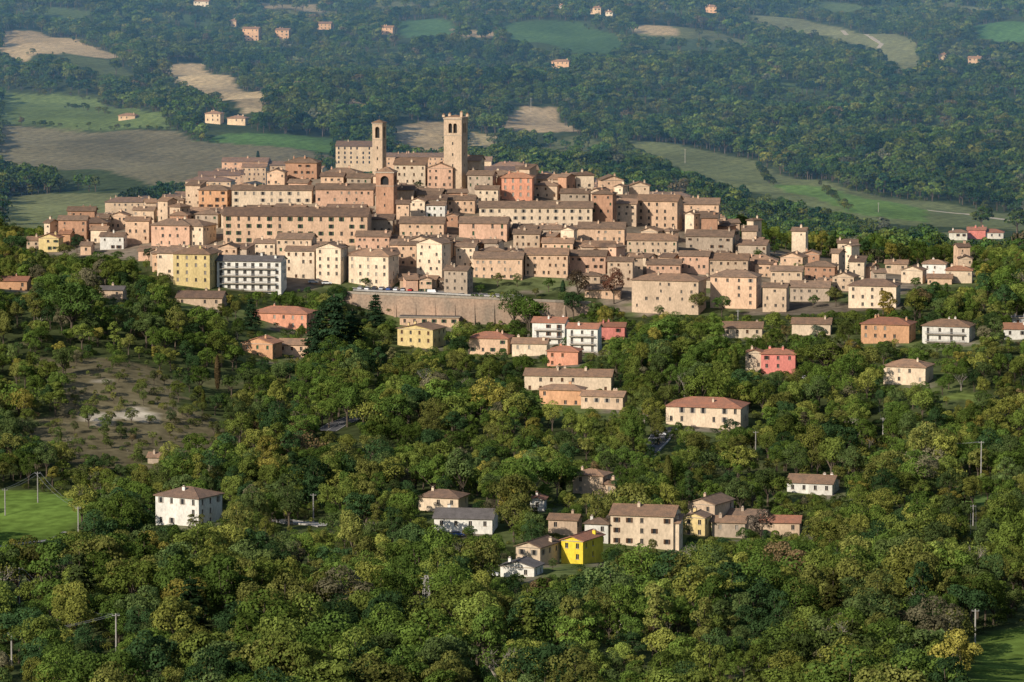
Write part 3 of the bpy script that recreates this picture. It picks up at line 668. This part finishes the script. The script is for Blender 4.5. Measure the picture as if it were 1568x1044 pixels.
for line in [[(0,193),(130,196),(262,201)],[(250,178),(300,216),(345,222)],[(60,145),(150,152),(215,170)],[(0,300),(60,298)],[(1160,250),(1180,285)],[(1300,292),(1420,310)],[(1260,286),(1300,328)],[(228,102),(270,130),(340,154)],[(600,228),(690,238)],[(110,62),(160,78),(215,93)],[(1150,32),(1260,54)],[(870,33),(930,50)],[(100,166),(170,176)],[(40,85),(120,88)],[(60,752),(150,770)],[(80,833),(108,812),(152,786)],[(80,838),(30,842),(0,842)]]:
    for (a,b_),(c,e) in zip(line[:-1],line[1:]):
        p=gp(a,b_);q=gp(c,e);n=max(2,int(math.hypot(p[0]-q[0],p[1]-q[1])/(6 if b_<500 else 2)))
        for i in range(n):
            if rng.random()<.75: t=i/n;HP.append((p[0]*(1-t)+q[0]*t+rng.normal()*1.2,p[1]*(1-t)+q[1]*t+rng.normal()*2))
HP=np.array(HP);n=len(HP);addtrees(HP,np.where(HP[:,1]>2000,rng.uniform(2,8,n),rng.uniform(1.2,3,n)),rng.uniform(.8,1.3,n),np.where(HP[:,1]>2000,rng.integers(10,14,n),9),tints(n,HP,.8)*.85)
pts=np.concatenate(pts);scl=np.concatenate(scl);idx=np.concatenate(idx);tin=np.concatenate(tin);rot=np.concatenate(rot);tin=np.clip(tin,.008,1)
print('trees',len(pts))
def ginst(name,sel):
    me=bpy.data.meshes.new(name);n=int(sel.sum());me.vertices.add(n);me.vertices.foreach_set('co',pts[sel].astype(np.float32).ravel())
    a=me.attributes.new('scl','FLOAT_VECTOR','POINT');a.data.foreach_set('vector',scl[sel].astype(np.float32).ravel())
    a=me.attributes.new('idx','INT','POINT');a.data.foreach_set('value',idx[sel].astype(np.int32))
    a=me.attributes.new('rotz','FLOAT','POINT');a.data.foreach_set('value',rot[sel].astype(np.float32))
    a=me.attributes.new('tint','FLOAT_COLOR','POINT');a.data.foreach_set('color',np.concatenate([tin[sel],np.ones((n,1))],1).astype(np.float32).ravel())
    o=bpy.data.objects.new(name,me);scene.collection.objects.link(o)
    ng=bpy.data.node_groups.new(name+'_scatter','GeometryNodeTree')
    ng.interface.new_socket('Geometry',in_out='INPUT',socket_type='NodeSocketGeometry');ng.interface.new_socket('Geometry',in_out='OUTPUT',socket_type='NodeSocketGeometry')
    N=ng.nodes;L=ng.links;gi=N.new('NodeGroupInput');go=N.new('NodeGroupOutput');ip=N.new('GeometryNodeInstanceOnPoints')
    ci=N.new('GeometryNodeCollectionInfo');ci.inputs['Collection'].default_value=TC;ci.inputs['Separate Children'].default_value=True;ci.inputs['Reset Children'].default_value=True
    def na(nm,ty):
        q=N.new('GeometryNodeInputNamedAttribute');q.data_type=ty;q.inputs['Name'].default_value=nm;return q.outputs['Attribute']
    cx=N.new('ShaderNodeCombineXYZ');L.new(na('rotz','FLOAT'),cx.inputs[2])
    ip.inputs['Pick Instance'].default_value=True
    L.new(gi.outputs[0],ip.inputs['Points']);L.new(ci.outputs[0],ip.inputs['Instance']);L.new(na('idx','INT'),ip.inputs['Instance Index'])
    L.new(cx.outputs[0],ip.inputs['Rotation']);L.new(na('scl','FLOAT_VECTOR'),ip.inputs['Scale']);L.new(ip.outputs[0],go.inputs[0])
    md=o.modifiers.new('scatter','NODES');md.node_group=ng
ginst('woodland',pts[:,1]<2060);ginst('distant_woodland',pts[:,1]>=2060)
def tree(name,ti,u,vb,hpx,tint,wf=1.0,y=None):
    x,y_,z=gp(u,vb)
    o=bpy.data.objects.new(name,tm_[ti]);s=hpx*y_/F/10;o.location=(x,y_,z-.2);o.scale=(s*wf,s*wf,s);o.rotation_euler=(0,0,random.random()*6)
    o.color=(*tint,1);scene.collection.objects.link(o)
    o.material_slots[0].link='OBJECT';o.material_slots[0].material=LEAF_O
g=(.06,.10,.025);dg=(.026,.052,.024);br=(.13,.06,.04);ol=(.11,.115,.035);yl=(.18,.14,.03)
for a in [('cedar_tree',6,512,560,116,dg,1.15),('cedar_tree',6,486,552,84,dg,1.15),('cedar_tree',6,540,556,88,dg,1.15),('cedar_tree',6,575,508,62,dg,1.2),('conifer_tree',6,385,508,54,dg,1.1),
 ('broadleaf_tree',0,885,462,52,(.07,.05,.03),1.0),('red_leaved_tree',0,940,466,58,br,1.0),('cypress_tree',7,862,458,30,dg,1.3),('broadleaf_tree',1,840,448,26,g,1.1),('broadleaf_tree',1,762,440,26,ol,1.1),
 ('broadleaf_tree',2,228,402,26,dg,1.1),('broadleaf_tree',0,118,388,30,dg,1.2),('broadleaf_tree',3,1070,482,42,ol,1.2),('broadleaf_tree',1,1105,485,38,g,1.2),('conifer_tree',6,1303,428,36,dg,1.0),('broadleaf_tree',1,1280,470,36,ol,1.2),('autumn_tree',5,1352,486,44,yl,1.2),
 ('broadleaf_tree',2,620,297,18,dg,1.2),('broadleaf_tree',3,640,292,16,dg,1.2),('broadleaf_tree',1,745,278,16,g,1.2),('broadleaf_tree',1,870,298,18,dg,1.2),('broadleaf_tree',0,720,262,16,g,1.2),('broadleaf_tree',0,792,440,22,g,1.1),
 ('cypress_tree',7,395,250,20,dg,1.3),('broadleaf_tree',3,560,440,18,g,1.2),('broadleaf_tree',1,1025,425,16,g,1.1),('broadleaf_tree',1,820,480,12,g,1.1),('broadleaf_tree',1,1185,392,20,g,1.2),('broadleaf_tree',3,180,402,22,g,1.2),('broadleaf_tree',3,250,442,30,ol,1.2),('broadleaf_tree',3,100,398,30,ol,1.2),
 ('bare_tree',8,1297,912,86,yl,1.0),('bare_tree',8,1345,925,80,yl,.9),('bare_tree',8,985,665,48,yl,1.0),('bare_tree',8,1330,700,40,yl,1.0),('bare_tree',8,420,990,60,yl,1.0),('bare_tree',8,1020,990,70,yl,1.0),
 ('broadleaf_tree',0,940,830,50,(.09,.075,.06),1.0),('broadleaf_tree',0,1165,835,60,(.09,.075,.06),1.1),('broadleaf_tree',5,1360,500,55,yl,1.0),('broadleaf_tree',3,110,520,105,g,1.2),
 ('broadleaf_tree',1,735,452,20,g,1.2),('broadleaf_tree',2,820,456,18,ol,1.2),('broadleaf_tree',3,1222,424,26,g,1.2),('broadleaf_tree',1,1330,450,26,g,1.2),('broadleaf_tree',2,1402,446,26,g,1.2),('broadleaf_tree',1,1245,472,24,g,1.2),('broadleaf_tree',3,1180,470,20,ol,1.2),('cypress_tree',7,1340,432,30,dg,1.2),('broadleaf_tree',0,1010,488,22,g,1.2),('broadleaf_tree',0,1160,398,18,g,1.2),
 ('broadleaf_tree',1,862,850,30,g,1.0),('broadleaf_tree',2,1000,850,30,ol,1.1),('broadleaf_tree',3,1140,835,34,g,1.1),('broadleaf_tree',0,930,870,30,g,1.1),('broadleaf_tree',4,300,820,44,ol,1.1),('broadleaf_tree',3,720,830,30,g,1.1),('broadleaf_tree',1,785,896,20,g,1.1),('broadleaf_tree',1,1120,672,36,dg,1.1),('broadleaf_tree',2,1040,668,26,g,1.1),('broadleaf_tree',0,800,618,26,g,1.1),('broadleaf_tree',1,965,640,24,g,1.1),('cypress_tree',7,692,534,26,dg,1.3),('broadleaf_tree',2,770,552,22,g,1.1),('broadleaf_tree',2,905,560,22,ol,1.1),('broadleaf_tree',2,1255,540,50,(.10,.12,.08),1.1),('broadleaf_tree',1,1300,560,46,yl,1.0)]:
    tree(*a)
# ------------------------------------------------------------------ retaining wall, roads, cars
mb=MB()
pl=[(522,1738),(560,1735),(620,1731),(680,1728),(740,1727),(800,1727),(850,1729),(905,1734)]
P=[((u-784)*y*1.005/F,y) for u,y in pl]
for i in range(len(P)-1):
    (x0,y0),(x1,y1)=P[i],P[i+1];zt0=zofv(449+ (pl[i][0]-522)*.042,y0);zt1=zofv(449+(pl[i+1][0]-522)*.042,y1);zb=-182
    f=lambda t,o,z:(x0+(x1-x0)*t,y0+(y1-y0)*t+o,z)
    b=len(mb.v);mb.v+=[f(0,-1.2,zb),f(1,-1.2,zb),f(1,1,zb),f(0,1,zb),f(0,0,zt0),f(1,0,zt1),f(1,1,zt1),f(0,1,zt0)]
    for q in ((0,3,2,1),(4,5,6,7),(0,1,5,4),(1,2,6,5),(2,3,7,6),(3,0,4,7)): mb.f.append(tuple(b+k for k in q));mb.m.append(0)
    b=len(mb.v);mb.v+=[f(0,-.15,zt0+.004),f(1,-.15,zt1+.004),f(1,.6,zt1+.004),f(0,.6,zt0+.004),f(0,-.15,zt0+1.0),f(1,-.15,zt1+1.0),f(1,.6,zt1+1.0),f(0,.6,zt0+1.0)]
    for q in ((0,3,2,1),(4,5,6,7),(0,1,5,4),(1,2,6,5),(2,3,7,6),(3,0,4,7)): mb.f.append(tuple(b+k for k in q));mb.m.append(1)
    # buttresses
    for t in(.25,.75):
        bx,by=x0+(x1-x0)*t,y0+(y1-y0)*t;zz=zt0+(zt1-zt0)*t-1.2
        mb.poly([(bx-.6,by-2.6,zb),(bx+.6,by-2.6,zb),(bx+.5,by-.1,zz),(bx-.5,by-.1,zz)],0)
        for s in(-1,1): mb.poly([(bx+s*.6,by-2.6,zb),(bx+s*.6,by,zb),(bx+s*.5,by-.1,zz)],0)
mb.obj('retaining_wall',[M_BRICKW,M_TRIM])
def road(name,px,width,mat=M_ASPH):
    c=[gp(*p) for p in px];pt=[]
    for i in range(len(c)-1):
        for k in range(8): t=k/8;pt.append((c[i][0]*(1-t)+c[i+1][0]*t,c[i][1]*(1-t)+c[i+1][1]*t))
    pt.append(c[-1][:2]);mb=MB();L_=[];
    for i,(x,y) in enumerate(pt):
        a=pt[max(0,i-1)];b=pt[min(len(pt)-1,i+1)];dx,dy=b[0]-a[0],b[1]-a[1];l=math.hypot(dx,dy)+1e-6;nx_,ny_=-dy/l,dx/l
        z=max(float(H(x+nx_*w_*width/2,y+ny_*w_*width/2)) for w_ in(-1,0,1))+.12
        L_.append([(x+nx_*s*width/2,y+ny_*s*width/2,z+dz) for s,dz in((-1.12,-.5),(-1.1,.12),(-1,.12),(-1,0),(-.02,.0),(-.02,.004),(.02,.004),(.02,0),(1,0),(1,.12),(1.1,.12),(1.12,-.5))])
    for i in range(len(L_)-1):
        for k in range(11): mb.poly([L_[i][k+1],L_[i][k],L_[i+1][k],L_[i+1][k+1]],{5:2}.get(k,0 if 2<k<8 else 1))
    mb.obj(name,[mat,M_CONC,WALL['white']])
road('road',[(500,662),(520,650),(545,640)],7);road('road',[(985,700),(1010,672),(1022,655)],7);road('terrace_street',[(540,446),(600,449),(660,452),(720,455),(800,458)],7)
road('farm_track',[(0,838),(60,830),(105,815)],3,M_CONC);road('country_road',[(1290,47),(1350,68),(1345,74)],4,M_CONC);road('road',[(430,797),(470,802),(500,806)],5,M_CONC);road('country_lane',[(1420,322),(1480,328),(1568,340)],3.5,M_CONC)
def carmesh(name,col,van=False):
    mb=MB();W=.88
    prof=[(-2.1,.35),(-2.15,.75),(-2.0,.98),(-1.2,1.02),(1.25,1.02),(1.9,.92),(2.12,.7),(2.1,.35)]
    top=[(-1.95,.99),(-1.5,1.48),(.35,1.5),(1.15,1.0)] if not van else [(-2.1,1.0),(-2.05,2.1),(1.2,2.1),(1.8,1.05)]
    n=len(prof)
    for s in(-1,1): mb.poly([(x,s*W,z) for x,z in prof],0)
    for i in range(n):
        a,b=prof[i],prof[(i+1)%n];mb.poly([(a[0],-W,a[1]),(b[0],-W,b[1]),(b[0],W,b[1]),(a[0],W,a[1])],0)
    w2=W-.1
    for s in(-1,1): mb.poly([(x,s*(W-.04 if z<1.1 else w2-.06),z) for x,z in top],1 if not van else 0)
    for i in range(3):
        a,b=top[i],top[i+1];wa=W-.04 if a[1]<1.1 else w2-.06;wb=W-.04 if b[1]<1.1 else w2-.06
        mb.poly([(a[0],-wa,a[1]),(b[0],-wb,b[1]),(b[0],wb,b[1]),(a[0],wa,a[1])],0 if i==1 or (van and i==0) else 1)
    for x in(-1.3,1.3):
        for s in(-1,1): mb.beam((x,s*(W-.15),.33),(x,s*(W+.03),.33),.33,.33,2,12);mb.beam((x,s*(W+.03),.33),(x,s*(W+.05),.33),.18,.18,3,8)
    return mb.mesh(name,[col,M_GLASS,M_RUB,M_METAL])
paint=[surf('car_paint_'+n,c,.35,1,1,.03,spec=.5,objvar=0) for n,c in [('white',(.75,.75,.75)),('silver',(.42,.43,.45)),('dark',(.04,.045,.06)),('red',(.4,.03,.03)),('blue',(.05,.1,.3))]]
cm=[carmesh('car_body',p) for p in paint];vanm=carmesh('van_body',paint[0],True)
def car(u,v,i,rz,name='parked_car',me_=None):
    x,y,z=gp(u,v);o=bpy.data.objects.new(name,me_ or cm[i]);o.location=(x,y,max(z,float(H(x,y+.8)),float(H(x,y-.8)))+.18);o.rotation_euler=(0,0,rz);scene.collection.objects.link(o)
for i,u in enumerate(range(552,640,11)): car(u,445+i*.5,[1,0,2,1,4,0,1,3][i%8],math.radians(75+random.uniform(-4,4)))
car(662,453,0,math.radians(-6),'parked_van',vanm)
for u,v,i in [(690,455,1),(708,456,0),(728,457,2),(345,388,1),(338,386,2),(1232,582,0),(1262,580,1),(1010,668,0),(700,822,4),(752,884,0),(480,436,1),(500,438,0)]: car(u,v,i,random.uniform(-.4,.4))
# ------------------------------------------------------------------ haze
mb=MB();mb.box(-6000,6000,1980,9000,-320,500,0)
m,nt,N,L=newmat('haze_air');out=N.new('ShaderNodeOutputMaterial');v=N.new('ShaderNodeVolumeScatter');v.inputs['Color'].default_value=(.22,.52,1,1);v.inputs['Density'].default_value=1.5e-4
L.new(v.outputs[0],out.inputs['Volume']);mb.obj('haze',[m])
# ------------------------------------------------------------------ light, sky, camera
S_=np.array([-.62,-.68,.48]);S_/=np.linalg.norm(S_);el=math.asin(S_[2]);az=math.atan2(S_[0],S_[1])
from mathutils import Vector
sun=bpy.data.lights.new('sun','SUN');sun.energy=5.0;sun.angle=math.radians(.5);sun.color=(1,.9,.76)
so=bpy.data.objects.new('sun',sun);so.rotation_euler=Vector(-S_).to_track_quat('-Z','Y').to_euler();scene.collection.objects.link(so)
w=bpy.data.worlds.new('World');scene.world=w;w.use_nodes=True;nt=w.node_tree;bg=nt.nodes['Background'];sk=nt.nodes.new('ShaderNodeTexSky');sk.sky_type='NISHITA';sk.sun_disc=False
sk.sun_elevation=el;sk.sun_rotation=az;nt.links.new(sk.outputs[0],bg.inputs[0]);bg.inputs[1].default_value=.11
cam=bpy.data.cameras.new('camera');cam.sensor_width=36;cam.lens=36*F/1568;cam.clip_start=1;cam.clip_end=40000
co_=bpy.data.objects.new('camera',cam);co_.rotation_euler=(math.pi/2-PITCH,0,0);scene.collection.objects.link(co_);scene.camera=co_
scene.view_settings.view_transform='Standard';scene.view_settings.look='None';scene.view_settings.exposure=0
